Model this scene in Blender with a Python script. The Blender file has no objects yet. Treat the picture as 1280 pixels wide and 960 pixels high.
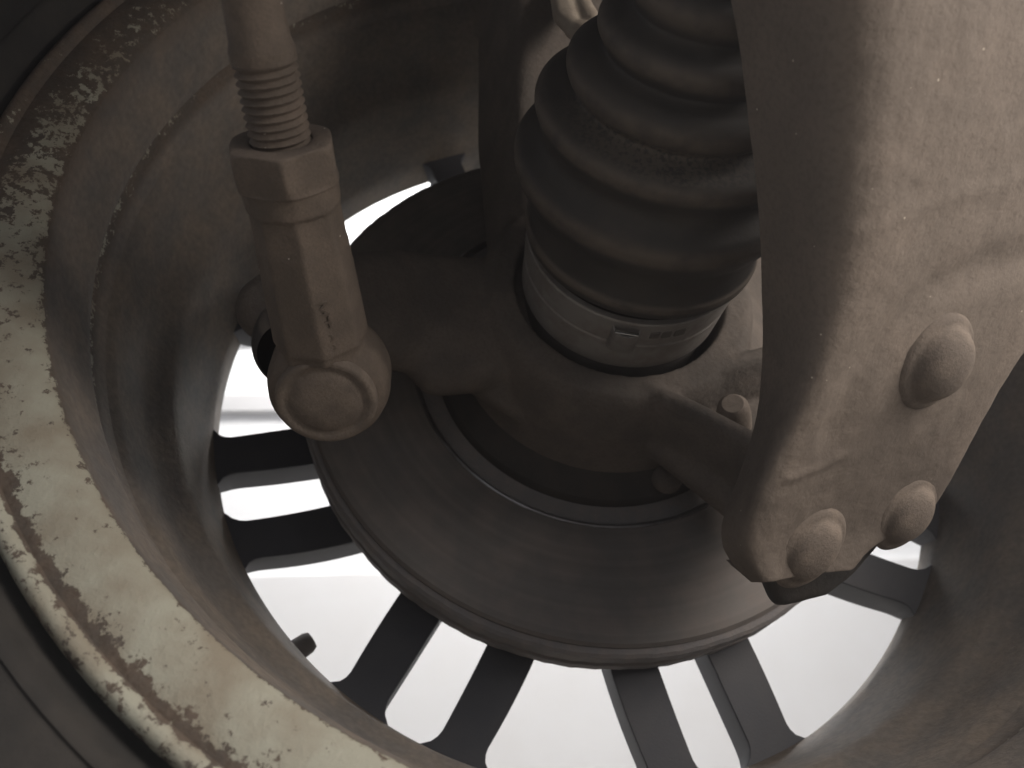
import bpy, bmesh, math, random
from mathutils import Vector, Matrix
random.seed(4)
S = bpy.context.scene
COL = S.collection
H = 0.312                      # height of the wheel axis above the floor; mesh coordinates are about the axis
PI = math.pi

# ---------------------------------------------------------------- camera, world, lamps, exposure
cd = bpy.data.cameras.new('camera'); cam = bpy.data.objects.new('camera', cd); COL.objects.link(cam)
cam.matrix_world = Matrix(((0.993691, 0.0, -0.112149, -0.077959),
                           (-0.095122, -0.529703, -0.842832, -0.311169),
                           (-0.059405, 0.848183, -0.526362, -0.191847 + H),
                           (0, 0, 0, 1)))
cd.sensor_width = 36; cd.lens = 36 * 940 / 1280
cd.clip_start = 0.01; cd.clip_end = 60
cd.dof.use_dof = True; cd.dof.focus_distance = 0.225; cd.dof.aperture_fstop = 15
S.camera = cam

w = bpy.data.worlds.new('World'); S.world = w; w.use_nodes = True
bg = w.node_tree.nodes['Background']; bg.inputs[0].default_value = (0.93, 0.93, 0.96, 1); bg.inputs[1].default_value = 0.68

def area(name, loc, target, sx, sy, power, col=(1, 1, 1)):
    l = bpy.data.lights.new(name, 'AREA'); l.shape = 'RECTANGLE'; l.size = sx; l.size_y = sy; l.energy = power; l.color = col
    o = bpy.data.objects.new(name, l); COL.objects.link(o)
    o.location = Vector(loc) + Vector((0, 0, H))
    o.rotation_euler = (Vector(target) - Vector(loc)).to_track_quat('-Z', 'Y').to_euler()
    return o
area('work_lamp', (0.40, -0.48, 0.035), (0.0, -0.15, -0.06), 0.34, 0.34, 4.6, (1.0, 0.89, 0.79))
area('wall_lamp', (0.3, 0.75, 1.9), (0.0, 1.65, 0.35), 1.6, 0.6, 98, (1.0, 0.98, 0.96))
S.view_settings.view_transform = 'Standard'; S.view_settings.look = 'None'; S.view_settings.gamma = 1
S.view_settings.exposure = 0.0

# ---------------------------------------------------------------- helpers
def mat(name, base, base2=None, nscale=120, rough=0.8, rough2=None, bump=0.0, bscale=900, metal=0.0, spec=0.4,
        specks=None, extra=None, clearlow=0.42, clearhigh=0.62, grime=None, stretch=(1, 1, 1)):
    m = bpy.data.materials.new(name); m.use_nodes = True; nt = m.node_tree; N = nt.nodes; L = nt.links
    b = N['Principled BSDF']
    tc = N.new('ShaderNodeTexCoord'); mp = N.new('ShaderNodeMapping'); mp.inputs['Scale'].default_value = stretch
    L.new(tc.outputs['Object'], mp.inputs[0]); vec = mp.outputs[0]
    n = N.new('ShaderNodeTexNoise'); n.inputs['Scale'].default_value = nscale; n.inputs['Detail'].default_value = 8; n.inputs['Roughness'].default_value = 0.6
    L.new(vec, n.inputs['Vector'])
    r = N.new('ShaderNodeMapRange'); r.inputs['From Min'].default_value = clearlow; r.inputs['From Max'].default_value = clearhigh
    L.new(n.outputs['Fac'], r.inputs['Value'])
    mx = N.new('ShaderNodeMix'); mx.data_type = 'RGBA'
    mx.inputs['A'].default_value = (*base, 1); mx.inputs['B'].default_value = (*(base2 or base), 1)
    L.new(r.outputs[0], mx.inputs['Factor']); col = mx.outputs['Result']
    if grime:                                   # fine dusty mottling
        gcol, gs, ga = grime
        n3 = N.new('ShaderNodeTexNoise'); n3.inputs['Scale'].default_value = gs; n3.inputs['Detail'].default_value = 5
        L.new(vec, n3.inputs['Vector'])
        r3 = N.new('ShaderNodeMapRange'); r3.inputs['From Min'].default_value = 0.45; r3.inputs['From Max'].default_value = 0.7; r3.inputs['To Max'].default_value = ga
        L.new(n3.outputs['Fac'], r3.inputs['Value'])
        m3 = N.new('ShaderNodeMix'); m3.data_type = 'RGBA'; m3.inputs['B'].default_value = (*gcol, 1)
        L.new(r3.outputs[0], m3.inputs['Factor']); L.new(col, m3.inputs['A']); col = m3.outputs['Result']
    if specks:                                  # small pale grains of sand
        scol, ss, thr = specks
        v = N.new('ShaderNodeTexVoronoi'); v.inputs['Scale'].default_value = ss; L.new(vec, v.inputs['Vector'])
        lt = N.new('ShaderNodeMath'); lt.operation = 'LESS_THAN'; lt.inputs[1].default_value = thr; L.new(v.outputs['Distance'], lt.inputs[0])
        sep = N.new('ShaderNodeSeparateColor'); L.new(v.outputs['Color'], sep.inputs[0])
        gt = N.new('ShaderNodeMath'); gt.operation = 'GREATER_THAN'; gt.inputs[1].default_value = 0.86; L.new(sep.outputs[0], gt.inputs[0])
        mu = N.new('ShaderNodeMath'); mu.operation = 'MULTIPLY'; L.new(lt.outputs[0], mu.inputs[0]); L.new(gt.outputs[0], mu.inputs[1])
        m2 = N.new('ShaderNodeMix'); m2.data_type = 'RGBA'; m2.inputs['B'].default_value = (*scol, 1)
        L.new(mu.outputs[0], m2.inputs['Factor']); L.new(col, m2.inputs['A']); col = m2.outputs['Result']
    if extra: col = extra(nt, tc.outputs['Object'], col)
    L.new(col, b.inputs['Base Color'])
    b.inputs['Roughness'].default_value = rough
    if rough2 is not None:
        rr = N.new('ShaderNodeMapRange'); rr.inputs['To Min'].default_value = rough; rr.inputs['To Max'].default_value = rough2
        L.new(r.outputs[0], rr.inputs['Value']); L.new(rr.outputs[0], b.inputs['Roughness'])
    b.inputs['Metallic'].default_value = metal
    b.inputs['Specular IOR Level'].default_value = spec
    if bump:
        n2 = N.new('ShaderNodeTexNoise'); n2.inputs['Scale'].default_value = bscale; n2.inputs['Detail'].default_value = 6; n2.inputs['Roughness'].default_value = 0.65
        L.new(vec, n2.inputs['Vector'])
        bp = N.new('ShaderNodeBump'); bp.inputs['Strength'].default_value = 1.0; bp.inputs['Distance'].default_value = bump
        L.new(n2.outputs['Fac'], bp.inputs['Height']); L.new(bp.outputs[0], b.inputs['Normal'])
    return m

def thing(name, label, cat, loc, group=None):
    o = bpy.data.objects.new(name, None); COL.objects.link(o); o.empty_display_size = 0.02
    o.location = Vector(loc) + Vector((0, 0, H)); o['label'] = label; o['category'] = cat
    if group: o['group'] = group
    return o
ORIG = {}
def wloc(o):
    v = o.location.copy()
    while o.parent: o = o.parent; v += o.location
    return v
def link(name, me, m, parent=None, label=None, smooth=True, angle=35):
    """mesh in axis coordinates -> one object under its parent"""
    if isinstance(me, bmesh.types.BMesh):
        bm = me; bmesh.ops.recalc_face_normals(bm, faces=bm.faces)
        me = bpy.data.meshes.new(name); bm.to_mesh(me); bm.free()
    if smooth:
        me.polygons.foreach_set('use_smooth', [True] * len(me.polygons))
        me.set_sharp_from_angle(angle=math.radians(angle))
    me.materials.clear(); me.materials.append(m)
    o = bpy.data.objects.new(name, me); COL.objects.link(o)
    if parent:
        o.parent = parent; o.location = Vector((0, 0, H)) - wloc(parent)
    else: o.location = (0, 0, H)
    if label: o['label'] = label
    return o
def frame(d):
    d = Vector(d).normalized()
    a = Vector((0, 0, 1)) if abs(d.z) < 0.9 else Vector((1, 0, 0))
    u = d.cross(a).normalized(); v = d.cross(u).normalized()
    return d, u, v
def lathe(bm, prof, o=(0, 0, 0), d=(0, 1, 0), seg=96, closed=False, drift=None, rfun=None):
    """revolve (along, radius) pairs about the line o + t d"""
    d, u, v = frame(d); o = Vector(o); rings = []
    for (t, r) in prof:
        c = o + d * t + (Vector(drift(t)) if drift else Vector())
        if r <= 1e-6: rings.append([bm.verts.new(c)])
        else:
            ring = []
            for i in range(seg):
                a = 2 * PI * i / seg; rr = r if rfun is None else rfun(t, r, a)
                ring.append(bm.verts.new(c + (u * math.cos(a) + v * math.sin(a)) * rr))
            rings.append(ring)
    pairs = list(zip(rings[:-1], rings[1:]))
    if closed: pairs.append((rings[-1], rings[0]))
    for A, B in pairs:
        for i in range(seg):
            j = (i + 1) % seg
            if len(A) == 1 and len(B) == 1: continue
            if len(A) == 1: bm.faces.new((A[0], B[j], B[i]))
            elif len(B) == 1: bm.faces.new((A[i], A[j], B[0]))
            else: bm.faces.new((A[i], A[j], B[j], B[i]))
    return bm
def fine(prof, n=4):
    """smooth a profile with Catmull-Rom"""
    P = [prof[0]] + list(prof) + [prof[-1]]; out = []
    for i in range(1, len(P) - 2):
        p0, p1, p2, p3 = P[i - 1], P[i], P[i + 1], P[i + 2]
        for k in range(n):
            t = k / n
            out.append(tuple(0.5 * ((2 * p1[j]) + (-p0[j] + p2[j]) * t + (2 * p0[j] - 5 * p1[j] + 4 * p2[j] - p3[j]) * t * t + (-p0[j] + 3 * p1[j] - 3 * p2[j] + p3[j]) * t ** 3) for j in (0, 1)))
    out.append(prof[-1]); return out
def hull(bm, balls, seg=10):
    vs = []
    for (c, r) in balls:
        t = bmesh.ops.create_uvsphere(bm, u_segments=seg, v_segments=max(6, seg // 2 + 2), radius=r, matrix=Matrix.Translation(c))
        vs += t['verts']
    bmesh.ops.delete(bm, geom=list({f for v in vs for f in v.link_faces}), context='FACES_ONLY')
    es = list({e for v in vs if v.is_valid for e in v.link_edges})
    bmesh.ops.delete(bm, geom=es, context='EDGES')if False else None
    r = bmesh.ops.convex_hull(bm, input=[v for v in vs if v.is_valid])
    junk = [g for g in r['geom_interior'] if isinstance(g, bmesh.types.BMVert)]
    if junk: bmesh.ops.delete(bm, geom=list(set(junk)), context='VERTS')
    return bm
def merge(*bms):
    out = bmesh.new()
    for b in bms:
        me = bpy.data.meshes.new('tmp'); b.to_mesh(me); b.free(); out.from_mesh(me); bpy.data.meshes.remove(me)
    return out
def one_hull(balls, seg=12):
    b = bmesh.new(); vs = []
    for (c, r) in balls:
        c = Vector(c)
        for i in range(seg):
            for k in range(-3, 4):
                la = k * PI / 6.6; a = 2 * PI * i / seg
                vs.append(b.verts.new(c + Vector((math.cos(la) * math.cos(a), math.cos(la) * math.sin(a), math.sin(la))) * r))
    r = bmesh.ops.convex_hull(b, input=vs)
    junk = {g for g in r['geom_interior'] + r['geom_unused'] if isinstance(g, bmesh.types.BMVert)}
    if junk: bmesh.ops.delete(b, geom=list(junk), context='VERTS')
    bmesh.ops.recalc_face_normals(b, faces=b.faces)
    return b
def evaluated(bm, mods):
    me = bpy.data.meshes.new('tmp'); bmesh.ops.recalc_face_normals(bm, faces=bm.faces); bm.to_mesh(me); bm.free()
    o = bpy.data.objects.new('tmp', me); COL.objects.link(o)
    for (kind, kw) in mods:
        m = o.modifiers.new(kind, kind)
        for k, v in kw.items(): setattr(m, k, v)
    dg = bpy.context.evaluated_depsgraph_get(); dg.update()
    out = bpy.data.meshes.new_from_object(o.evaluated_get(dg))
    bpy.data.objects.remove(o); bpy.data.meshes.remove(me)
    return out
def cast(bm, voxel=0.0014, it=6, fac=0.5):
    """fuse overlapping solids into one casting with soft fillets"""
    return evaluated(bm, [('REMESH', dict(mode='VOXEL', voxel_size=voxel)), ('SMOOTH', dict(factor=fac, iterations=it))])
def pol(r, deg, y=0.0):
    a = math.radians(deg); return Vector((r * math.cos(a), y, r * math.sin(a)))

# ---------------------------------------------------------------- materials
def rim_paint(nt, vec, col):
    N, L = nt.nodes, nt.links
    sp = N.new('ShaderNodeSeparateXYZ'); L.new(vec, sp.inputs[0])
    cx = N.new('ShaderNodeCombineXYZ'); L.new(sp.outputs[0], cx.inputs[0]); L.new(sp.outputs[2], cx.inputs[2])
    ln = N.new('ShaderNodeVectorMath'); ln.operation = 'LENGTH'; L.new(cx.outputs[0], ln.inputs[0])
    # bias: paint kept on the flat of the flange, gone at its two edges
    cr = N.new('ShaderNodeValToRGB'); cr.color_ramp.interpolation = 'LINEAR'
    rg = N.new('ShaderNodeMapRange'); rg.inputs['From Min'].default_value = 0.190; rg.inputs['From Max'].default_value = 0.220
    L.new(ln.outputs['Value'], rg.inputs['Value']); L.new(rg.outputs[0], cr.inputs[0])
    E = cr.color_ramp.elements
    E[0].position = 0.105; E[0].color = (0, 0, 0, 1); E[1].position = 1.0; E[1].color = (0.75, 0.75, 0.75, 1)
    for p, v in ((0.118, 0.55), (0.15, 0.85), (0.30, 0.92), (0.45, 0.86), (0.55, 0.70), (0.61, 0.45), (0.655, 0.05), (0.69, 0.0), (0.72, 0.66), (0.9, 0.60)):
        e = E.new(p); e.color = (v, v, v, 1)
    # more rust towards the top of the wheel
    zr = N.new('ShaderNodeMapRange'); zr.inputs['From Min'].default_value = -0.09; zr.inputs['From Max'].default_value = 0.08; zr.inputs['To Min'].default_value = 0.0; zr.inputs['To Max'].default_value = -0.62
    L.new(sp.outputs[2], zr.inputs['Value'])
    n = N.new('ShaderNodeTexNoise'); n.inputs['Scale'].default_value = 300; n.inputs['Detail'].default_value = 12; n.inputs['Roughness'].default_value = 0.74
    L.new(vec, n.inputs['Vector'])
    a = N.new('ShaderNodeMath'); a.operation = 'MULTIPLY_ADD'; a.inputs[1].default_value = 3.3; a.inputs[2].default_value = -1.65; L.new(n.outputs['Fac'], a.inputs[0])
    b1 = N.new('ShaderNodeMath'); b1.operation = 'ADD'; L.new(cr.outputs[0], b1.inputs[0]); L.new(a.outputs[0], b1.inputs[1])
    b2 = N.new('ShaderNodeMath'); b2.operation = 'ADD'; L.new(b1.outputs[0], b2.inputs[0]); L.new(zr.outputs[0], b2.inputs[1])
    th = N.new('ShaderNodeMapRange'); th.inputs['From Min'].default_value = 0.47; th.inputs['From Max'].default_value = 0.53; L.new(b2.outputs[0], th.inputs['Value'])
    n2 = N.new('ShaderNodeTexNoise'); n2.inputs['Scale'].default_value = 60; n2.inputs['Detail'].default_value = 8; L.new(vec, n2.inputs['Vector'])
    r2 = N.new('ShaderNodeMapRange'); r2.inputs['From Min'].default_value = 0.4; r2.inputs['From Max'].default_value = 0.65; L.new(n2.outputs['Fac'], r2.inputs['Value'])
    pm = N.new('ShaderNodeMix'); pm.data_type = 'RGBA'; pm.inputs['A'].default_value = (0.345, 0.345, 0.285, 1); pm.inputs['B'].default_value = (0.25, 0.225, 0.175, 1)
    L.new(r2.outputs[0], pm.inputs['Factor'])
    mx = N.new('ShaderNodeMix'); mx.data_type = 'RGBA'; L.new(th.outputs[0], mx.inputs['Factor']); L.new(col, mx.inputs['A']); L.new(pm.outputs['Result'], mx.inputs['B'])
    bb = N.new('ShaderNodeMapRange'); bb.inputs['From Min'].default_value = 0.1928; bb.inputs['From Max'].default_value = 0.1936; L.new(ln.outputs['Value'], bb.inputs['Value'])
    n5 = N.new('ShaderNodeTexNoise'); n5.inputs['Scale'].default_value = 45; n5.inputs['Detail'].default_value = 9; n5.inputs['Roughness'].default_value = 0.65; L.new(vec, n5.inputs['Vector'])
    r5 = N.new('ShaderNodeMapRange'); r5.inputs['From Min'].default_value = 0.38; r5.inputs['From Max'].default_value = 0.62; L.new(n5.outputs['Fac'], r5.inputs['Value'])
    bc = N.new('ShaderNodeMix'); bc.data_type = 'RGBA'; bc.inputs['A'].default_value = (0.135, 0.124, 0.114, 1); bc.inputs['B'].default_value = (0.195, 0.165, 0.136, 1); L.new(r5.outputs[0], bc.inputs['Factor'])
    n7 = N.new('ShaderNodeTexNoise'); n7.inputs['Scale'].default_value = 420; n7.inputs['Detail'].default_value = 5; L.new(vec, n7.inputs['Vector'])
    r7 = N.new('ShaderNodeMapRange'); r7.inputs['From Min'].default_value = 0.3; r7.inputs['From Max'].default_value = 0.7; r7.inputs['To Min'].default_value = 0.82; r7.inputs['To Max'].default_value = 1.14; L.new(n7.outputs['Fac'], r7.inputs['Value'])
    vs7 = N.new('ShaderNodeVectorMath'); vs7.operation = 'SCALE'; L.new(bc.outputs['Result'], vs7.inputs[0]); L.new(r7.outputs[0], vs7.inputs['Scale'])
    m6 = N.new('ShaderNodeMix'); m6.data_type = 'RGBA'; L.new(bb.outputs[0], m6.inputs['Factor']); L.new(vs7.outputs[0], m6.inputs['A']); L.new(mx.outputs['Result'], m6.inputs['B'])
    return m6.outputs['Result']

GRAIN = ((0.55, 0.5, 0.42), 420, 0.10)
M_rim = mat('rusty_painted_rim', (0.092, 0.078, 0.066), (0.125, 0.097, 0.076), 90, 0.75, bump=0.0004, bscale=500, extra=rim_paint, grime=((0.07, 0.05, 0.035), 700, 0.6))
M_spoke = mat('dark_spoke', (0.040, 0.043, 0.053), (0.048, 0.050, 0.058), 60, 0.6, bump=0.0001, bscale=900)
M_spoke_edge = M_spoke
M_tyre = mat('tyre_rubber', (0.027, 0.026, 0.025), (0.04, 0.037, 0.034), 60, 0.85, bump=0.0002, bscale=900)
M_disc = mat('disc_iron', (0.145, 0.137, 0.132), (0.185, 0.167, 0.157), 70, 0.58, rough2=0.66, metal=0.3, bump=0.00004, bscale=300)
b_ = M_disc.node_tree.nodes['Principled BSDF']; b_.inputs['Anisotropic'].default_value = 0.75
tg = M_disc.node_tree.nodes.new('ShaderNodeTangent'); tg.direction_type = 'RADIAL'; tg.axis = 'Y'; M_disc.node_tree.links.new(tg.outputs[0], b_.inputs['Tangent'])
def scoring(m):
    nt = m.node_tree; N, L = nt.nodes, nt.links; b = N['Principled BSDF']
    tc = N.new('ShaderNodeTexCoord'); sp = N.new('ShaderNodeSeparateXYZ'); L.new(tc.outputs['Object'], sp.inputs[0])
    cx = N.new('ShaderNodeCombineXYZ'); L.new(sp.outputs[0], cx.inputs[0]); L.new(sp.outputs[2], cx.inputs[2])
    ln = N.new('ShaderNodeVectorMath'); ln.operation = 'LENGTH'; L.new(cx.outputs[0], ln.inputs[0])
    n = N.new('ShaderNodeTexNoise'); n.noise_dimensions = '1D'; n.inputs['Scale'].default_value = 900; n.inputs['Detail'].default_value = 5; L.new(ln.outputs['Value'], n.inputs['W'])
    bp = N.new('ShaderNodeBump'); bp.inputs['Strength'].default_value = 0.5; bp.inputs['Distance'].default_value = 0.00008; L.new(n.outputs['Fac'], bp.inputs['Height'])
    old = b.inputs['Normal'].links[0].from_socket; L.new(old, bp.inputs['Normal']); L.new(bp.outputs[0], b.inputs['Normal'])
    n2 = N.new('ShaderNodeTexNoise'); n2.noise_dimensions = '1D'; n2.inputs['Scale'].default_value = 260; n2.inputs['Detail'].default_value = 6; L.new(ln.outputs['Value'], n2.inputs['W'])
    r = N.new('ShaderNodeMapRange'); r.inputs['From Min'].default_value = 0.35; r.inputs['From Max'].default_value = 0.65; r.inputs['To Min'].default_value = 0.92; r.inputs['To Max'].default_value = 1.07; L.new(n2.outputs['Fac'], r.inputs['Value'])
    s_ = N.new('ShaderNodeVectorMath'); s_.operation = 'SCALE'; L.new(b.inputs['Base Color'].links[0].from_socket, s_.inputs[0]); L.new(r.outputs[0], s_.inputs['Scale']); L.new(s_.outputs[0], b.inputs['Base Color'])
scoring(M_disc)
M_discedge = mat('disc_rust_edge', (0.17, 0.165, 0.17), (0.2, 0.185, 0.18), 140, 0.8, bump=0.0004, bscale=700)
M_dark = mat('dark_housing', (0.07, 0.065, 0.063), (0.085, 0.076, 0.071), 90, 0.8, bump=0.0003, bscale=500)
M_cast = mat('dusty_casting', (0.108, 0.096, 0.086), (0.145, 0.125, 0.110), 60, 0.85, bump=0.0006, bscale=380, grime=((0.085, 0.07, 0.056), 900, 0.5))
M_arm_late = lambda: mat('dusty_arm', (0.160, 0.134, 0.112), (0.186, 0.154, 0.128), 45, 0.85, bump=0.00022, bscale=800, grime=((0.105, 0.085, 0.07), 700, 0.45), specks=((0.5, 0.45, 0.38), 260, 0.07), extra=tip_shade)
def tip_shade(nt, vec, col):  # light falloff painted into the arm: darker towards the tip, edge broken by noise
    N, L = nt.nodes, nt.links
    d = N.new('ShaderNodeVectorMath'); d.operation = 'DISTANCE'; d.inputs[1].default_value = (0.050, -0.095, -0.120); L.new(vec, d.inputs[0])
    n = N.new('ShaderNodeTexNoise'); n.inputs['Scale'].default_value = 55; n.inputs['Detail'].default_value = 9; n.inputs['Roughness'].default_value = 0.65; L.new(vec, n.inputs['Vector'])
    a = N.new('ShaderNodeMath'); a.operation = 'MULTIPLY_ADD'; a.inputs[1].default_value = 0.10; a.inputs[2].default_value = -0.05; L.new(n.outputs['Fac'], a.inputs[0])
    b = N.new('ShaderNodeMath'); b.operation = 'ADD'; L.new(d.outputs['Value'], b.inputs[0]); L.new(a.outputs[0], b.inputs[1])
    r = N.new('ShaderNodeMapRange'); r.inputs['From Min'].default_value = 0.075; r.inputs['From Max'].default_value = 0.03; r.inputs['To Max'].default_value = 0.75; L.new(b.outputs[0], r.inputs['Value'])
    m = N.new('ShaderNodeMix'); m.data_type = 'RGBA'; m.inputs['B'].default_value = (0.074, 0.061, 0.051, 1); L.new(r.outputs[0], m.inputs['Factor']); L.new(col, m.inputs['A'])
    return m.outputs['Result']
M_rivet = mat('dusty_rivet', (0.12, 0.10, 0.084), (0.17, 0.14, 0.115), 160, 0.9, bump=0.00025, bscale=1100, grime=((0.10, 0.08, 0.065), 1400, 0.6))
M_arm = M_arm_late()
M_rod = mat('dusty_rod', (0.108, 0.088, 0.072), (0.145, 0.116, 0.094), 110, 0.88, bump=0.0003, bscale=1100, grime=((0.09, 0.073, 0.06), 1500, 0.5), specks=((0.65, 0.6, 0.55), 330, 0.08))
def crest_dust(nt, vec, col):
    N, L = nt.nodes, nt.links
    g = N.new('ShaderNodeNewGeometry'); dt = N.new('ShaderNodeVectorMath'); dt.operation = 'DOT_PRODUCT'; dt.inputs[1].default_value = (0.017, -0.9959, 0.089); L.new(vec, dt.inputs[0]); prev = None
    for yc, wd in ((0.053, 0.0024), (0.0775, 0.0050), (0.0980, 0.0045), (0.1105, 0.0050), (0.1243, 0.0050), (0.1372, 0.0050), (0.149, 0.004)):
        yc += 0.06 * 0.9959
        e1 = N.new('ShaderNodeMath'); e1.operation = 'ADD'; e1.inputs[1].default_value = -yc; L.new(dt.outputs['Value'], e1.inputs[0])
        e2 = N.new('ShaderNodeMath'); e2.operation = 'ABSOLUTE'; L.new(e1.outputs[0], e2.inputs[0])
        e3 = N.new('ShaderNodeMapRange'); e3.interpolation_type = 'SMOOTHSTEP'; e3.inputs['From Min'].default_value = wd; e3.inputs['From Max'].default_value = wd * 0.25; L.new(e2.outputs[0], e3.inputs['Value'])
        if prev is None: prev = e3.outputs[0]
        else:
            e4 = N.new('ShaderNodeMath'); e4.operation = 'MAXIMUM'; L.new(prev, e4.inputs[0]); L.new(e3.outputs[0], e4.inputs[1]); prev = e4.outputs[0]
    class _R: outputs = [prev]
    r = _R
    n = N.new('ShaderNodeTexNoise'); n.inputs['Scale'].default_value = 130; n.inputs['Detail'].default_value = 8; L.new(vec, n.inputs['Vector'])
    k = N.new('ShaderNodeMapRange'); k.inputs['From Min'].default_value = 0.2; k.inputs['From Max'].default_value = 0.55; L.new(n.outputs['Fac'], k.inputs['Value'])
    m = N.new('ShaderNodeMath'); m.operation = 'MULTIPLY'; L.new(r.outputs[0], m.inputs[0]); L.new(k.outputs[0], m.inputs[1])
    # the third fold carries a crust of road grit
    sp = N.new('ShaderNodeSeparateXYZ'); L.new(vec, sp.inputs[0])
    d = N.new('ShaderNodeMath'); d.operation = 'ADD'; d.inputs[1].default_value = 0.168; L.new(sp.outputs[1], d.inputs[0])
    ab_ = N.new('ShaderNodeMath'); ab_.operation = 'ABSOLUTE'; L.new(d.outputs[0], ab_.inputs[0])
    q = N.new('ShaderNodeMapRange'); q.inputs['From Min'].default_value = 0.0055; q.inputs['From Max'].default_value = 0.001; L.new(ab_.outputs[0], q.inputs['Value'])
    n4 = N.new('ShaderNodeTexNoise'); n4.inputs['Scale'].default_value = 650; n4.inputs['Detail'].default_value = 6; L.new(vec, n4.inputs['Vector'])
    k4 = N.new('ShaderNodeMapRange'); k4.inputs['From Min'].default_value = 0.38; k4.inputs['From Max'].default_value = 0.55; L.new(n4.outputs['Fac'], k4.inputs['Value'])
    m4 = N.new('ShaderNodeMath'); m4.operation = 'MULTIPLY'; L.new(q.outputs[0], m4.inputs[0]); L.new(k4.outputs[0], m4.inputs[1])
    mxx = N.new('ShaderNodeMath'); mxx.operation = 'MAXIMUM'; L.new(m.outputs[0], mxx.inputs[0]); L.new(m4.outputs[0], mxx.inputs[1])
    mx = N.new('ShaderNodeMix'); mx.data_type = 'RGBA'; mx.inputs['B'].default_value = (0.125, 0.106, 0.089, 1); L.new(mxx.outputs[0], mx.inputs['Factor']); L.new(col, mx.inputs['A'])
    return mx.outputs['Result']
M_boot = mat('boot_rubber', (0.044, 0.041, 0.039), (0.062, 0.056, 0.051), 60, 0.55, rough2=0.72, bump=0.0001, bscale=700, spec=0.35, extra=crest_dust)
M_dustline = mat('boot_dust', (0.12, 0.098, 0.08), (0.15, 0.12, 0.1), 160, 0.85, bump=0.0002, bscale=1200)
M_clamp = mat('clamp_steel', (0.31, 0.30, 0.29), (0.24, 0.22, 0.205), 90, 0.5, rough2=0.7, metal=0.3, bump=0.0001, bscale=900)
M_clampd = mat('clamp_slot', (0.14, 0.128, 0.118), (0.11, 0.098, 0.09), 90, 0.6, metal=0.2)
M_shiny = mat('bright_steel', (0.45, 0.45, 0.44), None, 100, 0.22, metal=0.9)
M_alu = mat('pale_alloy', (0.42, 0.37, 0.31), (0.34, 0.29, 0.24), 120, 0.6, bump=0.0004, bscale=500)
M_wallup = mat('white_wall_paint', (0.90, 0.90, 0.89), None, 4, 0.9)
M_walldn = mat('grey_white_wall_paint', (0.84, 0.83, 0.815), (0.82, 0.805, 0.785), 5, 0.9)
M_floor = mat('concrete', (0.36, 0.345, 0.32), (0.30, 0.285, 0.26), 9, 0.9, bump=0.001, bscale=80)

# ---------------------------------------------------------------- setting
def slab(name, lo, hi, m, kind=None):
    b = bmesh.new(); bmesh.ops.create_cube(b, size=1, matrix=Matrix.Translation([(a + c) / 2 for a, c in zip(lo, hi)]) @ Matrix.Diagonal([c - a for a, c in zip(lo, hi)] + [1]))
    o = link(name, b, m, smooth=False)
    if kind: o['kind'] = kind
    return o
slab('floor', (-4, -3, -H - 0.05), (4, 1.60, -H), M_floor, 'structure')
wall = slab('wall', (-4, 1.60, -H), (4, 1.75, 2.6), M_wallup, 'structure')
b = bmesh.new(); bmesh.ops.create_cube(b, size=1, matrix=Matrix.Translation((0, 1.592, (-H + 0.424) / 2)) @ Matrix.Diagonal((7.9, 0.016, 0.424 + H, 1)))
dado = link('dado', b, M_walldn, smooth=False); dado['kind'] = 'structure'
M_rail = mat('grey_rail_paint', (0.60, 0.59, 0.58), None, 5, 0.9)
for zz, hh in ((0.925, 0.05), (1.16, 0.035)):
    b = bmesh.new(); bmesh.ops.create_cube(b, size=1, matrix=Matrix.Translation((0, 1.588, zz)) @ Matrix.Diagonal((7.9, 0.024, hh, 1)))
    rl = link('wall_rail', b, M_rail, smooth=False); rl['kind'] = 'structure'

# unseen panel added to shade the upper left rim, lower edge shaped for the light
blocker = thing('shade_panel', 'unseen dark panel added above the wheel to shade the rim', 'light blocker', (0, -0.27, 0.1))
wo = [(-0.55, -0.02), (-0.22, -0.02), (-0.10, 0.0), (0.0, 0.026), (0.043, 0.034), (0.085, 0.042), (0.135, 0.050), (0.165, 0.100), (0.19, 0.130), (0.225, 0.165), (0.34, 0.17), (0.40, 0.12), (0.55, 0.06), (0.55, 0.45), (-0.55, 0.45)]
wb = bmesh.new()
fa = wb.faces.new([wb.verts.new((x, -0.30, z)) for x, z in wo]); ex = bmesh.ops.extrude_face_region(wb, geom=[fa])
for v in ex['geom']:
    if isinstance(v, bmesh.types.BMVert): v.co.y += 0.004
link('shade_plate', wb, M_dark, blocker, smooth=False)
top_ = bmesh.new(); bmesh.ops.create_cube(top_, size=1, matrix=Matrix.Translation((0, -0.10, 0.452)) @ Matrix.Diagonal((1.1, 0.41, 0.004, 1)))  # unseen sheet added to keep out light from above
link('shade_top', top_, M_dark, blocker, smooth=False)
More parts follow.
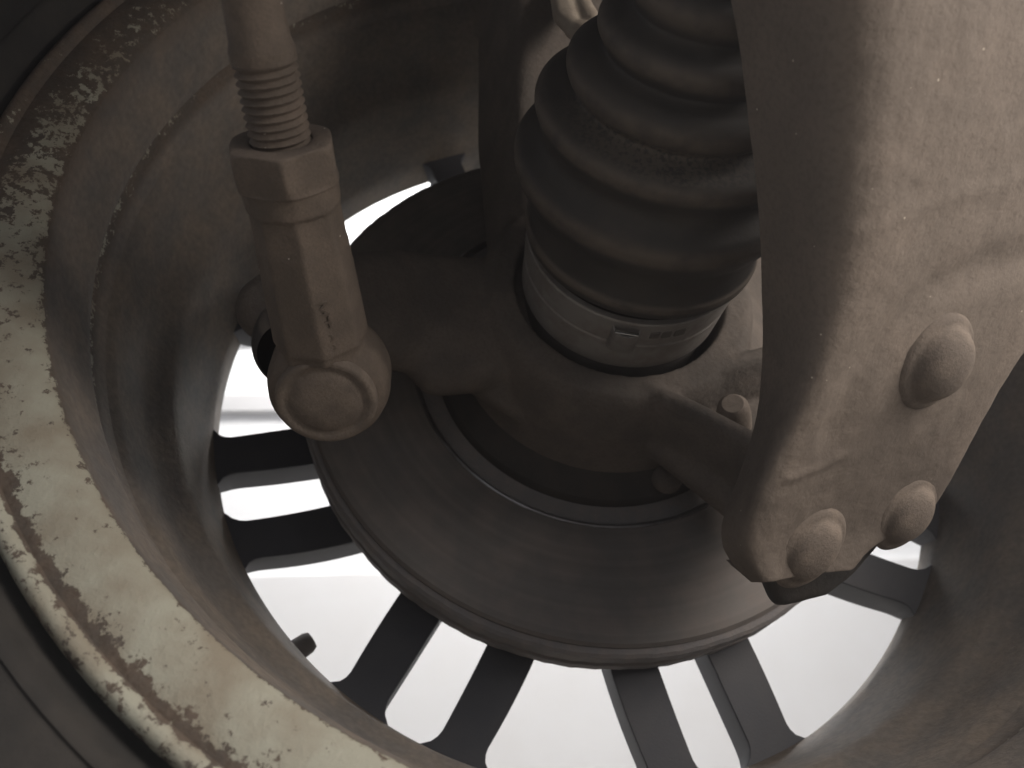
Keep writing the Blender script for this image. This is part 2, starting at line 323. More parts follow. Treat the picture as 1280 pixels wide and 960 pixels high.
# ---------------------------------------------------------------- wheel
wheel = thing('car_wheel', 'rusty spoked car wheel with peeling grey paint on its inner flange', 'wheel', (0, 0, -H))
inner = [(0.018, 0.1776), (0.008, 0.1765), (0.0, 0.1755), (-0.004, 0.1768), (-0.020, 0.1782), (-0.040, 0.1796), (-0.0455, 0.1806), (-0.050, 0.1834), (-0.056, 0.1868), (-0.062, 0.1880), (-0.080, 0.1900), (-0.085, 0.1932), (-0.085, 0.1919), (-0.094, 0.1940), (-0.0985, 0.1948), (-0.1000, 0.1938), (-0.1006, 0.1914),
         (-0.1025, 0.1910), (-0.105, 0.1908), (-0.110, 0.1916), (-0.118, 0.1926), (-0.127, 0.1932), (-0.1296, 0.1934), (-0.1308, 0.1942), (-0.1322, 0.1962), (-0.1340, 0.2010), (-0.1349, 0.2065), (-0.1348, 0.2098), (-0.1347, 0.2108),
         (-0.1354, 0.2113), (-0.1368, 0.2120), (-0.1376, 0.2135), (-0.1370, 0.2152), (-0.1348, 0.2164)]
outer = [(-0.131, 0.2158), (-0.129, 0.211), (-0.126, 0.203), (-0.120, 0.1985), (-0.09, 0.198), (-0.05, 0.192), (0.0, 0.183), (0.018, 0.183)]
link('rim_barrel', lathe(bmesh.new(), inner + outer, seg=256, closed=True), M_rim, wheel, angle=50)
TH = 0.020
def spoke_outline(sgn, centre, fk=1.0, skew=0.0):
    rs = [0.055, 0.09, 0.120] + [0.128 + 0.0025 * k for k in range(20)] + [0.1795]
    inn, out = [], []
    for r in rs:
        t = (r - 0.132) / (0.175 - 0.132)
        a_in = 4.7 + (3.9 - 4.7) * t                 # edge on the narrow window
        a_out = 13.3 + (9.7 - 13.3) * t              # edge on the wide window
        if r < 0.12: a_in *= 0.9
        fl = 0.0
        if r > 0.1672: q = min(0.0092, r - 0.1672); fl = 0.0092 - math.sqrt(max(0, 0.0092 ** 2 - q ** 2))
        d = math.degrees(fl * fk / r)
        k = skew * max(0.0, (r - 0.125) / 0.05)
        inn.append((r, centre + sgn * (a_in - d) + k)); out.append((r, centre + sgn * (a_out + d) + k))
    return inn, out
def spoke_mesh(sg, skew):
    b = bmesh.new()
    lay = []
    for (y, ins, inset_y) in ((0.0, 0.0003, 0), (0.0005, 0.0, 0), (TH - 0.001, 0.0012, 0), (TH, 0.0018, 0)):
        row = []; inn, out = spoke_outline(sg, 0, 1.0 - 0.85 * y / TH, skew)
        for (p, q) in zip(inn, out):
            e = sg * math.degrees(ins / p[0])
            row.append((b.verts.new(pol(p[0], p[1] + e, y)), b.verts.new(pol(q[0], q[1] - e, y))))
        lay.append(row)
    for A, B in zip(lay[:-1], lay[1:]):
        for i in range(len(A) - 1):
            b.faces.new((A[i][0], A[i + 1][0], B[i + 1][0], B[i][0])); b.faces.new((A[i][1], B[i][1], B[i + 1][1], A[i + 1][1]))
        b.faces.new((A[0][0], B[0][0], B[0][1], A[0][1])); b.faces.new((A[-1][0], A[-1][1], B[-1][1], B[-1][0]))
    for row in (lay[0], lay[-1]):
        for i in range(len(row) - 1): b.faces.new((row[i][0], row[i][1], row[i + 1][1], row[i + 1][0]))
    bmesh.ops.recalc_face_normals(b, faces=b.faces)
    me = bpy.data.meshes.new('spoke'); b.to_mesh(me); b.free(); return me
meshes = {}
for ang_, sk in ((-157.5, -4.0), (-118.6, -1.0), (-79.0, 1.0), (-33.0, 3.0), (-1.0, 0.0), (35.0, 0.0), (70.0, 0.0), (106.0, 0.0), (158.0, 0.0)):
    for sg in (1, -1):
        if (sg, sk) not in meshes: meshes[(sg, sk)] = spoke_mesh(sg, sk)
        o = bpy.data.objects.new('spoke', meshes[(sg, sk)]); COL.objects.link(o); o.parent = wheel; o.location = Vector((0, 0, H)) - wloc(wheel)
        o.rotation_euler = (0, math.radians(-ang_), 0)
for me in meshes.values():
    me.materials.append(M_spoke); me.polygons.foreach_set('use_smooth', [True] * len(me.polygons)); me.set_sharp_from_angle(angle=math.radians(30))
hub = bmesh.new(); lathe(hub, [(0.0, 0.0), (0.0, 0.075), (0.002, 0.0775), (0.028, 0.0775), (0.03, 0.075), (0.03, 0.0)], seg=64)
link('wheel_hub', hub, M_spoke, wheel)
vs = bmesh.new(); vp = pol(0.187, -138.4, 0.012); vd = (pol(0.13, -136.5, 0.02) - vp).normalized()
lathe(vs, [(0.0, 0.0), (0, 0.0062), (0.006, 0.0060), (0.010, 0.0048), (0.0165, 0.0044), (0.0185, 0.0035), (0.019, 0.0)], o=vp, d=vd, seg=20)
link('valve_stem', vs, M_dark, wheel)
tprof = [(-0.112, 0.2168), (-0.126, 0.2178), (-0.134, 0.2192), (-0.1400, 0.2205), (-0.1428, 0.2216), (-0.1440, 0.2230), (-0.1442, 0.2238), (-0.1436, 0.2244), (-0.1450, 0.228), (-0.1478, 0.2335), (-0.1488, 0.2343), (-0.1482, 0.2352),
         (-0.152, 0.246), (-0.155, 0.262), (-0.152, 0.284), (-0.143, 0.300), (-0.128, 0.309), (-0.09, 0.312), (0.0, 0.312), (0.05, 0.309), (0.066, 0.298), (0.074, 0.28), (0.073, 0.25), (0.055, 0.222), (0.04, 0.2168)]
tp = []
for i, p in enumerate(tprof): tp.append(p)
link('tyre', lathe(bmesh.new(), tp, seg=192, closed=True), M_tyre, wheel, angle=28)

# ---------------------------------------------------------------- brake disc
disc = thing('brake_disc', 'dark worn brake disc with a bright polished inner edge', 'brake disc', (0, 0, -0.1345))
fr = bmesh.new()
lathe(fr, [(-0.0300, 0.0838), (-0.0300, 0.1310)], seg=192)
lathe(fr, [(-0.0085, 0.0838), (-0.0085, 0.1310)], seg=192)
bmesh.ops.holes_fill(fr, edges=[])
link('friction_ring', lathe(bmesh.new(), [(-0.0270, 0.0832), (-0.0292, 0.0834), (-0.0299, 0.0846), (-0.0302, 0.106), (-0.0300, 0.1296), (-0.0292, 0.1309), (-0.020, 0.1309), (-0.020, 0.0826)], seg=256, closed=True), M_disc, disc, angle=25)
link('worn_edge', lathe(bmesh.new(), [(-0.0262, 0.0824), (-0.0288, 0.0825), (-0.0298, 0.0830), (-0.0304, 0.0838), (-0.0303, 0.0846), (-0.0290, 0.0850), (-0.0262, 0.0850)], seg=192, closed=True), mat('worn_iron', (0.34, 0.34, 0.34), (0.18, 0.17, 0.165), 40, 0.38, metal=0.9), disc, 'bright worn inner edge')
link('rim_edge', lathe(bmesh.new(), [(-0.0282, 0.1300), (-0.0276, 0.1330), (-0.0262, 0.1342), (-0.020, 0.1345), (-0.0195, 0.1335), (-0.015, 0.1335), (-0.0145, 0.1345), (-0.0085, 0.1345), (-0.0075, 0.133), (-0.0075, 0.100), (-0.019, 0.100)], seg=256, closed=True,
     rfun=lambda t, r, a: r + (0.0003 * math.sin(53 * a) * math.sin(31 * a + 1) if r > 0.132 else 0)), M_discedge, disc, 'rust-roughened outer edge')
link('disc_hat', lathe(bmesh.new(), [(-0.0215, 0.1), (-0.0245, 0.0826), (-0.0275, 0.0822), (-0.0275, 0.0745), (-0.012, 0.072), (-0.004, 0.06), (-0.002, 0.0), (-0.001, 0.0), (-0.001, 0.078), (-0.019, 0.1)], seg=128), M_discedge, disc)

# ---------------------------------------------------------------- steering knuckle
kn = thing('steering_knuckle', 'dusty cast steering knuckle around the rubber boot', 'knuckle', (0, -0.06, -0.09))
ring = bmesh.new(); lathe(ring, [(-0.034, 0.066), (-0.045, 0.063), (-0.066, 0.059), (-0.076, 0.0560), (-0.0795, 0.0530), (-0.0795, 0.0432), (-0.060, 0.0420), (-0.034, 0.0420)], seg=72, closed=True)
P = lambda x, y, z: (x, y, z)
pieces = [ring,
    one_hull([(P(-0.044, -0.062, 0.012), .012), (P(-0.044, -0.060, -0.024), .012), (P(-0.088, -0.074, 0.006), .011), (P(-0.086, -0.074, -0.020), .011), (P(-0.074, -0.068, -0.034), .010)]),
    one_hull([(P(-0.088, -0.074, 0.008), .011), (P(-0.086, -0.074, -0.026), .011), (P(-0.124, -0.098, -0.022), .013), (P(-0.131, -0.100, -0.030), .012)]),
    # strut column going up
    one_hull([(P(-0.047, -0.055, 0.030), .004), (P(-0.050, -0.067, 0.0985), .004), (P(-0.0365, -0.079, 0.040), .004), (P(-0.0370, -0.105, 0.082), .005), (P(0.030, -0.075, 0.052), .006), (P(0.030, -0.100, 0.10), .006), (P(0.03, -0.066, 0.10), .006)]),
    one_hull([(P(-0.050, -0.067, 0.0985), .004), (P(-0.0505, -0.110, 0.1438), .004), (P(-0.0370, -0.105, 0.082), .005), (P(-0.0370, -0.130, 0.113), .005), (P(0.030, -0.100, 0.10), .006), (P(0.03, -0.066, 0.10), .006), (P(0.03, -0.125, 0.135), .006), (P(0.03, -0.105, 0.15), .006)]),
    one_hull([(P(-0.0505, -0.110, 0.1438), .004), (P(-0.0370, -0.130, 0.113), .005), (P(0.03, -0.125, 0.135), .006), (P(0.03, -0.105, 0.15), .006), (P(-0.0505, -0.155, 0.205), .004), (P(-0.0370, -0.170, 0.18), .005), (P(0.03, -0.165, 0.19), .006), (P(0.03, -0.150, 0.21), .006)]),
    # lower leg towards the ball joint: back plate, left ridge, top web, foot
    one_hull([(P(0.010, -0.052, -0.052), .008), (P(0.052, -0.050, -0.028), .010), (P(0.044, -0.062, -0.092), .010), (P(0.064, -0.062, -0.08), .010)]),
    one_hull([(P(0.004, -0.0765, -0.0485), .0040), (P(0.018, -0.082, -0.060), .0036), (P(0.008, -0.058, -0.053), .005), (P(0.020, -0.060, -0.064), .005)]),
    one_hull([(P(0.018, -0.082, -0.060), .0036), (P(0.036, -0.088, -0.0785), .0045), (P(0.020, -0.060, -0.064), .005), (P(0.040, -0.064, -0.084), .006)]),
    one_hull([(P(0.036, -0.086, -0.078), .006), (P(0.050, -0.086, -0.100), .010), (P(0.060, -0.070, -0.088), .010), (P(0.060, -0.080, -0.076), .006)]),
    one_hull([(P(0.028, -0.0765, -0.0405), .0035), (P(0.064, -0.078, -0.030), .0040), (P(0.064, -0.066, -0.036), .005), (P(0.024, -0.064, -0.045), .006)]),
    one_hull([(P(0.050, -0.060, -0.030), .010), (P(0.052, -0.050, 0.020), .010), (P(0.072, -0.045, -0.030), .008), (P(0.070, -0.040, 0.020), .008)]),
    one_hull([(P(-0.060, -0.060, -0.026), .010), (P(-0.038, -0.050, -0.040), .008)]),
    one_hull([(P(0.055, -0.040, 0.060), .010), (P(0.058, -0.042, -0.030), .010), (P(0.085, -0.030, 0.055), .009), (P(0.084, -0.030, -0.020), .009)]),
]
link('casting', cast(merge(*pieces), 0.0013, 7), M_cast, kn, angle=180)
bh = bmesh.new(); lathe(bh, [(-0.014, 0.0), (-0.014, 0.0735), (-0.029, 0.0740), (-0.0315, 0.0730), (-0.034, 0.069), (-0.040, 0.064), (-0.040, 0.0)], seg=96)
M_hub = mat('hub_iron', (0.036, 0.034, 0.033), (0.05, 0.045, 0.042), 90, 0.85, bump=0.0003, bscale=500)
link('bearing_housing', bh, M_hub, kn)
def hexbolt(o, d, r, h):
    b = bmesh.new(); d, u, v = frame(d); o = Vector(o)
    lathe(b, [(0, 0), (0, r * 1.35), (h * .18, r * 1.3), (h * .2, r * 1.02), (h * .85, r), (h, r * .86), (h, 0)], o=o, d=d, seg=6); return b
def roundbolt(o, d, r, h):
    b = bmesh.new(); lathe(b, [(0, 0), (0, r), (h * .5, r), (h * .85, r * .88), (h, r * .6), (h, 0)], o=o, d=d, seg=24); return b
link('bolt', roundbolt((0.0195, -0.036, -0.0665), (0, -1, 0), 0.0062, 0.005), M_cast, kn)
M_bolt = mat('dusty_bolt', (0.24, 0.205, 0.175), (0.17, 0.14, 0.118), 160, 0.8, bump=0.0003, bscale=700)
link('pinch_bolt', roundbolt((0.040, -0.066, -0.0575), (-0.35, -0.92, 0.10), 0.0066, 0.0150), M_bolt, kn, 'pale bolt head in a hollow')
# pale lug at the foot of the strut
lug = merge(one_hull([((-0.0245, -0.137, 0.1270), .0035), ((-0.0245, -0.137, 0.0900), .0035), ((-0.0205, -0.138, 0.0810), .0035)]),
            one_hull([((-0.0205, -0.138, 0.0810), .0038), ((-0.0165, -0.139, 0.0780), .0042), ((-0.0085, -0.139, 0.0755), .003)]),
            one_hull([((-0.0125, -0.139, 0.0800), .0045), ((-0.0155, -0.137, 0.0950), .003), ((-0.0205, -0.137, 0.1270), .003)]),
            one_hull([((-0.022, -0.133, 0.1270), .003), ((-0.020, -0.133, 0.0870), .003), ((-0.0165, -0.134, 0.0830), .003), ((-0.016, -0.133, 0.1270), .003)]))
link('strut_lug', cast(lug, 0.001, 5), M_alu, kn, 'pale alloy lug at the foot of the strut', angle=180)

# ---------------------------------------------------------------- drive shaft with its boot
shaft = thing('drive_shaft', 'black ribbed rubber boot of the drive shaft, held by a steel band', 'drive shaft', (0, -0.2, 0))
DK = [(-0.6, -0.02, 0.0), (-0.215, -0.007, 0.0), (-0.203, -0.004, 0.0), (-0.191, -0.0005, 0.0015), (-0.179, 0.002, 0.003), (-0.170, 0.003, 0.0042), (-0.145, 0.0027, 0.003), (-0.113, 0.0, -0.001), (-0.08, 0.0, 0.0), (0.1, 0.0, 0.0)]
def dr(t):
    for (a, xa, za), (b_, xb, zb) in zip(DK[:-1], DK[1:]):
        if a <= t <= b_: k = (t - a) / (b_ - a); return (xa + (xb - xa) * k, 0, za + (zb - za) * k)
    return (0, 0, 0)
prof = [(0.048, 0.0395), (0.0485, 0.0420), (0.0505, 0.0432), (0.0535, 0.0434), (0.0555, 0.0426), (0.060, 0.0426), (0.066, 0.0442), (0.071, 0.0476), (0.0755, 0.0498), (0.079, 0.0500), (0.0822, 0.0484), (0.0845, 0.0456), (0.0868, 0.0434), (0.0895, 0.0428), (0.093, 0.0440),
        (0.0965, 0.0455), (0.0995, 0.0453), (0.1015, 0.0430), (0.1025, 0.0385), (0.1035, 0.0350), (0.1050, 0.0345), (0.1075, 0.0365), (0.1105, 0.0375), (0.1135, 0.0368), (0.1158, 0.0335), (0.1165, 0.0290), (0.1178, 0.0272), (0.120, 0.0285), (0.1228, 0.0302), (0.1258, 0.0302),
        (0.1282, 0.0280), (0.1295, 0.0235), (0.131, 0.0215), (0.133, 0.0225), (0.1365, 0.0242), (0.139, 0.0240), (0.1412, 0.0220), (0.1425, 0.0185), (0.144, 0.0170), (0.147, 0.0185), (0.150, 0.0188), (0.1525, 0.0175), (0.154, 0.015), (0.160, 0.0138), (0.18, 0.0138)]
SD = (0.017, -0.9959, 0.089); SO = (0, -0.06, 0)
bdrift = lambda t: (0, 0, -0.0040 * max(0.0, min(1.0, (0.076 - t) / 0.022)))
link('boot', lathe(bmesh.new(), fine(prof, 4), o=SO, d=SD, seg=144, drift=bdrift), M_boot, shaft, angle=180)
link('shaft_bar', lathe(bmesh.new(), [(0.0, 0), (0.0, 0.011), (0.5, 0.011), (0.5, 0)], o=SO, d=SD, seg=32), M_dark, shaft)
link('joint_bell', lathe(bmesh.new(), [(-0.02, 0), (-0.02, 0.036), (-0.07, 0.0385), (-0.088, 0.0392), (-0.090, 0.036), (-0.090, 0)], seg=96), M_dark, shaft)
cl = lathe(bmesh.new(), [(-0.0795, 0.0385), (-0.0795, 0.0398), (-0.0810, 0.0404), (-0.0855, 0.0406), (-0.0945, 0.0409), (-0.0952, 0.0404), (-0.0962, 0.0404), (-0.0968, 0.0411), (-0.1075, 0.0415), (-0.1082, 0.0411), (-0.1082, 0.039)], seg=144, closed=True)
clamp = link('clamp_band', cl, M_clamp, shaft, 'steel clamp band round the wide end of the boot', angle=25)
def tangent_box(ang, y, r, w, ly, h, bev=0.0006):
    b = bmesh.new(); c = pol(r, ang, y); n = pol(1, ang); t = Vector((0, 1, 0)); u = n.cross(t)
    bmesh.ops.create_cube(b, size=1, matrix=Matrix.Translation(c) @ Matrix((u.to_4d(), t.to_4d(), n.to_4d(), (0, 0, 0, 1))).transposed().to_4x4() @ Matrix.Diagonal((w, ly, h, 1)))
    bmesh.ops.bevel(b, geom=list(b.edges), offset=bev, segments=3, affect='EDGES', profile=0.5); return b
def ear(ang, y0, y1, r, w, h):
    b = bmesh.new(); nseg = 10; rows = []
    for k in range(9):
        y = y0 + (y1 - y0) * k / 8; hh = h * math.sin(PI * (0.15 + 0.35 * k / 8)); row = []
        for i in range(nseg + 1):
            s = i / nseg * 2 - 1
            row.append(b.verts.new(pol(r + hh * math.sqrt(max(0, 1 - s * s)), ang + math.degrees(s * w / 2 / r), y)))
        rows.append(row)
    for A, B in zip(rows[:-1], rows[1:]):
        for i in range(nseg): b.faces.new((A[i], A[i + 1], B[i + 1], B[i]))
    return evaluated(b, [('SOLIDIFY', dict(thickness=0.0007, offset=-1))])
link('clamp_ear', ear(-102.5, -0.0925, -0.1050, 0.0408, 0.0105, 0.0046), M_clamp, clamp, angle=40)
link('ear_edge', lathe(bmesh.new(), [(0, 0.0), (0, 0.0001)], seg=6) if False else tangent_box(-102.5, -0.1053, 0.0436, 0.0085, 0.0007, 0.0016, 0.0003), M_shiny, clamp, 'bright worn lip')
for i, a in enumerate((-88, -82, -75)):
    link('clamp_slot', tangent_box(a, -0.1025, 0.0414, 0.0034 if i < 2 else 0.0042, 0.0036, 0.0007, 0.0003), M_clampd, clamp)

# ---------------------------------------------------------------- tie rod
ball = Vector((-0.1068, -0.1163, -0.0684)); top = Vector((-0.1159, -0.2173, -0.0315)); ax = (top - ball).normalized(); Lr = (top - ball).length
tie = thing('tie_rod', 'dusty tie rod with coarse thread, lock nut and rounded ball end', 'tie rod', ball)
at = lambda s: ball + ax * s
sN = 0.0625                                          # foot of the nut, along the rod
st = Vector((0.0, 0.40, 0.9)).normalized()
# threaded rod
p, r0 = 0.0019, 0.0070
def thr(t, r, a):
    if sN + 0.006 < t < sN + 0.0285:
        ph = (t / p - a / (2 * PI)) % 1.0
        return r - 0.0011 * abs(2 * ph - 1) ** 0.8
    return r
n = 260; s0, s1 = sN + 0.0, sN + 0.031
rp = [(s0 + (s1 - s0) * i / n, r0 + 0.0004) for i in range(n + 1)]
rp += [(s1 + 0.002, 0.0068), (s1 + 0.008, 0.0064), (s1 + 0.018, 0.0056), (s1 + 0.04, 0.0053), (s1 + 0.3, 0.0053)]
link('threaded_rod', lathe(bmesh.new(), rp, o=ball, d=ax, seg=64, rfun=thr), M_rod, tie, angle=70)
# lock nut
nb = bmesh.new(); d_, u_, v_ = frame(ax)
R6 = 0.0138; hN = 0.0105
def nutring(t, rr, rcut): return [at(sN + t) + (u_ * math.cos(a) + v_ * math.sin(a)) * min(rr(a), rcut) for a in [2 * PI * i / 72 for i in range(72)]]
hexr = lambda a: R6 * math.cos(PI / 6) / math.cos(((a + 0.35) % (PI / 3)) - PI / 6)
rows = [[nb.verts.new(q) for q in nutring(t, hexr if k else (lambda a: rc), rc)] for (t, rc, k) in ((hN - 0.0004, 0.0074, 0), (hN, 0.0078, 0), (hN, 0.0122, 0), (hN - 0.0004, 0.0130, 1), (hN - 0.0022, 0.0138, 1), (0.0022, 0.0138, 1), (0.0004, 0.0131, 1), (0.0, 0.013, 0), (0.0, 0.006, 0))]
for A, B in zip(rows[:-1], rows[1:]):
    for i in range(72): nb.faces.new((A[i], A[(i + 1) % 72], B[(i + 1) % 72], B[i]))
link('lock_nut', evaluated(nb, [('SUBSURF', dict(levels=2, render_levels=2))]), M_rod, tie, angle=180)
# socket body
def prism(s0, s1, ra, rb, nside, rot, squash=1.0):
    b = bmesh.new(); rings = []
    for s, r in ((s0, ra), (s1, rb)):
        rings.append([b.verts.new(at(s) + (u_ * math.cos(rot + 2 * PI * i / nside) + v_ * math.sin(rot + 2 * PI * i / nside) * squash) * r) for i in range(nside)])
    for i in range(nside): b.faces.new((rings[0][i], rings[0][(i + 1) % nside], rings[1][(i + 1) % nside], rings[1][i]))
    b.faces.new(rings[0]); b.faces.new(rings[1]); bmesh.ops.recalc_face_normals(b, faces=b.faces); return b
hs = bmesh.new(); lathe(hs, [(-0.0105, 0.0), (-0.0105, 0.0140), (-0.0085, 0.0166), (-0.003, 0.0180), (0.006, 0.0180), (0.011, 0.0166), (0.014, 0.0130), (0.014, 0.0)], o=ball, d=st, seg=48)
body = merge(hs, prism(0.013, sN, 0.0131, 0.0114, 8, 0.2), prism(sN - 0.006, sN + 0.0005, 0.0120, 0.0120, 24, 0), prism(0.016, 0.046, 0.0136, 0.0122, 8, 0.2))
link('socket_body', cast(body, 0.0006, 6), M_rod, tie, angle=180)
cap = bmesh.new(); lathe(cap, [(-0.0090, 0.0), (-0.0090, 0.0148), (-0.0122, 0.0142), (-0.0128, 0.0134), (-0.0124, 0.0120), (-0.0118, 0.0108), (-0.0121, 0.0101), (-0.0128, 0.0088), (-0.0131, 0.0050), (-0.0131, 0.0)], o=ball, d=st, seg=64)
link('socket_cap', cap, M_rivet, tie, 'low crusted cap', angle=60)
bt = bmesh.new(); lathe(bt, fine([(0.012, 0.0135), (0.015, 0.0155), (0.020, 0.0165), (0.026, 0.0155), (0.031, 0.012), (0.034, 0.0105), (0.036, 0.0102)], 4), o=ball + Vector((-0.010, 0, 0)), d=st, seg=48)
link('dust_boot', bt, M_boot, tie, 'black rubber dust boot behind the socket', angle=180)
sp_ = bmesh.new(); lathe(sp_, [(0.01, 0), (0.01, 0.007), (0.06, 0.006), (0.062, 0.0), ], o=ball, d=st, seg=24); link('ball_stud', sp_, M_rod, tie)

# worn raised casting mark on the flat of the socket body
fc = bpy.data.curves.new('casting_mark', 'FONT'); fc.body = 'MT 80'; fc.size = 0.0062; fc.extrude = 0.0004; fc.align_x = 'CENTER'; fc.align_y = 'CENTER'
fo = bpy.data.objects.new('casting_mark', fc); COL.objects.link(fo)
dg = bpy.context.evaluated_depsgraph_get(); fm = bpy.data.meshes.new_from_object(fo.evaluated_get(dg)); bpy.data.objects.remove(fo)
view = (Vector((-0.078, -0.311, -0.192)) - at(0.026)).normalized()
nz = (view - ax * view.dot(ax)).normalized(); nz = (nz * 0.97 + ax.cross(nz) * 0.06).normalized(); ny = nz.cross(-ax)
fm.transform(Matrix((tuple(-ax) + (0,), tuple(ny) + (0,), tuple(nz) + (0,), (0, 0, 0, 1))).transposed())
fm.transform(Matrix.Translation(at(0.026) + nz * 0.0121))
link('casting_mark', fm, M_rod, tie, smooth=False)

# ---------------------------------------------------------------- control arm
arm = thing('control_arm', 'broad dusty control arm with three domed rivet heads', 'control arm', (0.04, -0.13, -0.12))
ST = [
      ((0.0138, -0.1080, -0.1318), (0.0165, -0.1108, -0.1330), (0.0530, -0.0985, -0.1262) ),
      ( (0.0047, -0.1103, -0.1230), (0.0078, -0.1213, -0.1270), (0.0642, -0.1003, -0.1164) ),
      ( (0.0062, -0.1160, -0.1132), (0.0076, -0.1323, -0.1199), (0.0862, -0.0935, -0.1108) ),
      ( (0.0118, -0.1218, -0.1031), (0.0102, -0.1435, -0.1114), (0.0912, -0.1060, -0.1006) ),
      ( (0.0174, -0.1274, -0.0904), (0.0142, -0.1528, -0.1037), (0.0962, -0.1199, -0.0893) ),
      ( (0.0196, -0.1356, -0.0765), (0.0170, -0.1657, -0.0940), (0.1019, -0.1378, -0.0756) ),
      ( (0.0163, -0.1506, -0.0649), (0.0175, -0.1801, -0.0844), (0.1206, -0.1561, -0.0556) ),
      ( (0.0117, -0.1676, -0.0536), (0.0145, -0.1959, -0.0754), (0.1317, -0.1752, -0.0383) ),
      ( (0.0069, -0.1812, -0.0469), (0.0116, -0.2109, -0.0668), (0.1343, -0.1948, -0.0244) ),
      ( (0.0008, -0.1985, -0.0319), (0.0081, -0.2233, -0.0602), (0.1314, -0.2153, -0.0123) ),
      ( (-0.0063, -0.2155, -0.0197), (0.0029, -0.2372, -0.0534), (0.1288, -0.2337, -0.0014) ),
      ( (-0.0185, -0.2362, -0.0064), (-0.0057, -0.2550, -0.0454), (0.1246, -0.2555, 0.0111) ),
]
for k in range(1, 3):
    (W_, L_, R_), (Wp, Lp, Rp) = ST[-1], ST[-2]
    ST.append(tuple(tuple(q[i] + (q[i] - p_[i]) * 1.2 for i in range(3)) for q, p_ in ((W_, Wp), (L_, Lp), (R_, Rp))))
AN = Vector((-0.3396, 0.5143, 0.7875)).normalized()      # into the arm
ab = bmesh.new(); rows = []
V = Vector
e0 = [V(q) for q in ST[0]]
stations = [(e0[0] + AN * 0.010, e0[1] + AN * 0.010, e0[2] + AN * 0.010, True)] + [(V(a), V(b_), V(c), False) for a, b_, c in ST]
for i, (W, Lf, Rf, tip) in enumerate(stations):
    row = [W, W.lerp(Lf, 0.06), W.lerp(Lf, 0.5) , W.lerp(Lf, 0.86), Lf.lerp(Rf, 0.07)]
    for t, dip in ((0.2, 0.0004), (0.35, 0.0010), (0.5, 0.0012), (0.65, 0.0010), (0.8, 0.0004), (0.94, 0.0)):
        row.append(Lf.lerp(Rf, t) + AN * (0 if tip else dip))
    row += [Rf + AN * 0.0025, Rf + AN * 0.014]
    rows.append([ab.verts.new(q) for q in row])
    if i == 1: rows.append([ab.verts.new(q.lerp(V(nq), 0.06)) for q, nq in zip(row, [q + (V(ST[1][1]) - V(ST[0][1])) for q in row])])
for A, B in zip(rows[:-1], rows[1:]):
    for i in range(len(A) - 1): ab.faces.new((A[i], A[i + 1], B[i + 1], B[i]))
am = evaluated(ab, [('SUBSURF', dict(levels=4, render_levels=4))])
def seg_d(p, pl):
    best = 9
    for a, b in zip(pl[:-1], pl[1:]):
        a, b = V(a), V(b); t = max(0, min(1, (p - a).dot(b - a) / (b - a).length_squared)); best = min(best, (p - (a + (b - a) * t)).length)
    return best
CREASE = [(0.110, -0.1640, -0.055), (0.0913, -0.1676, -0.0607), (0.0706, -0.1707, -0.0676), (0.053, -0.1701, -0.0756), (0.0419, -0.1651, -0.0836), (0.0335, -0.1566, -0.0928), (0.030, -0.1440, -0.102)]
RIB = [(0.0204, -0.1904, -0.0764), (0.0343, -0.1908, -0.0702), (0.0515, -0.191, -0.0626), (0.0768, -0.1885, -0.0533), (0.11, -0.186, -0.042)]
SCAR = [(0.017, -0.1367, -0.1129), (0.0291, -0.1351, -0.1088), (0.037, -0.1352, -0.1053)]
from mathutils import noise as mn
for v in am.vertices:
    p = v.co
    d = seg_d(p, CREASE); h = -0.0016 * math.exp(-(d / 0.006) ** 2)
    d = seg_d(p, RIB); h += 0.0004 * math.exp(-(d / 0.0022) ** 2)
    d = seg_d(p, SCAR); h += 0.0006 * math.exp(-(d / 0.0015) ** 2)
    h += 0.0003 * mn.noise(p * 60) + 0.0002 * mn.noise(p * 220) + 0.0001 * mn.noise(p * 600)
    v.co = p - AN * h
bq = bmesh.new(); bq.from_mesh(am)
link('arm_plate', evaluated(bq, [('SOLIDIFY', dict(thickness=0.003, offset=-1))]), M_arm, arm, angle=180)
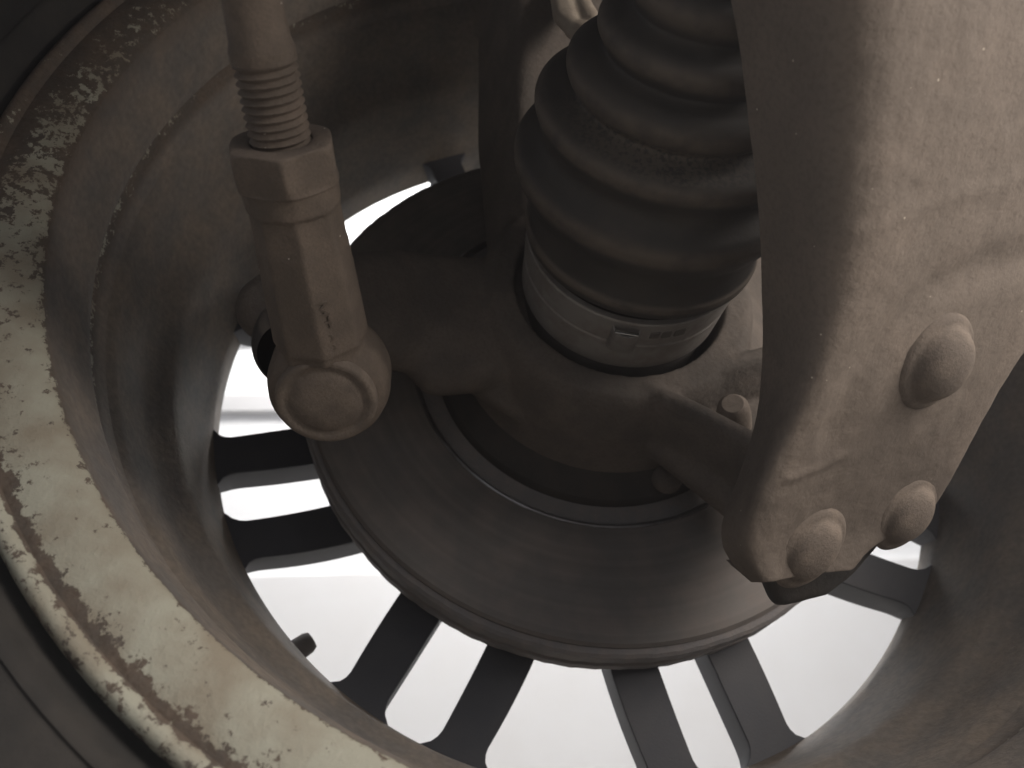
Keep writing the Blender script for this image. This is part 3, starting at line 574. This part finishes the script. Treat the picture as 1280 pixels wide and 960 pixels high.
def rivet(r, h):
    b = bmesh.new(); lathe(b, fine([(-0.003, r * 1.40), (-0.0004, r * 1.25), (0.0008, r * 1.08), (h * .25, r * .99), (h * .5, r * .88), (h * .75, r * .68), (h * .93, r * .38), (h, 0.0001)], 4), d=(0, 0, 1), seg=40); return b
rv0 = None
for (c, r, h, lab) in (((0.0633, -0.1497, -0.0845), 0.0108, 0.0064, None), ((0.0335, -0.1098, -0.1232), 0.0100, 0.0040, None), ((0.0715, -0.1035, -0.1105), 0.0098, 0.0044, None)):
    if rv0 is None:
        rv0 = link('rivet', rivet(0.0088, 0.0095), M_rivet, arm, angle=180); o = rv0
    else:
        o = rv0.copy(); COL.objects.link(o); o.parent = arm
    o.location = V(c) + V((0, 0, H)) - wloc(arm); o.rotation_euler = (-AN).to_track_quat('Z', 'Y').to_euler(); o.scale = (r / 0.0088, r / 0.0088, h / 0.0095)
# ball joint below the knuckle leg
bj = thing('ball_joint', 'dark dusty ball joint flange behind the arm tip', 'ball joint', (0.05, -0.085, -0.115))
jb = bmesh.new()
jb.free(); jb = one_hull([((0.0335, -0.0800, -0.1205), .004), ((0.0372, -0.0745, -0.1255), .004), ((0.0505, -0.0780, -0.1235), .004), ((0.0575, -0.0832, -0.1190), .004), ((0.0650, -0.0885, -0.1120), .004), ((0.0557, -0.0900, -0.1060), .005), ((0.0389, -0.0800, -0.1130), .006), ((0.045, -0.066, -0.100), .010), ((0.058, -0.070, -0.095), .010)])
link('joint_housing', cast(jb, 0.0012, 8), M_hub, bj, angle=180)

# thin fog added to lift the darks, standing in for lens glare
hz = bmesh.new(); bmesh.ops.create_cube(hz, size=1, matrix=Matrix.Translation((0, -0.6, 0.6)) @ Matrix.Diagonal((9.0, 5.4, 4.6, 1)))
hm = bpy.data.materials.new('glare_fog'); hm.use_nodes = True; hn = hm.node_tree; hn.nodes.remove(hn.nodes['Principled BSDF'])
pv = hn.nodes.new('ShaderNodeVolumePrincipled'); pv.inputs['Color'].default_value = (0.9, 0.92, 1, 1); pv.inputs['Density'].default_value = 0.2; pv.inputs['Anisotropy'].default_value = 0.6
hn.links.new(pv.outputs[0], hn.nodes['Material Output'].inputs['Volume'])
ho = link('glare_fog', hz, hm, smooth=False); ho['kind'] = 'stuff'
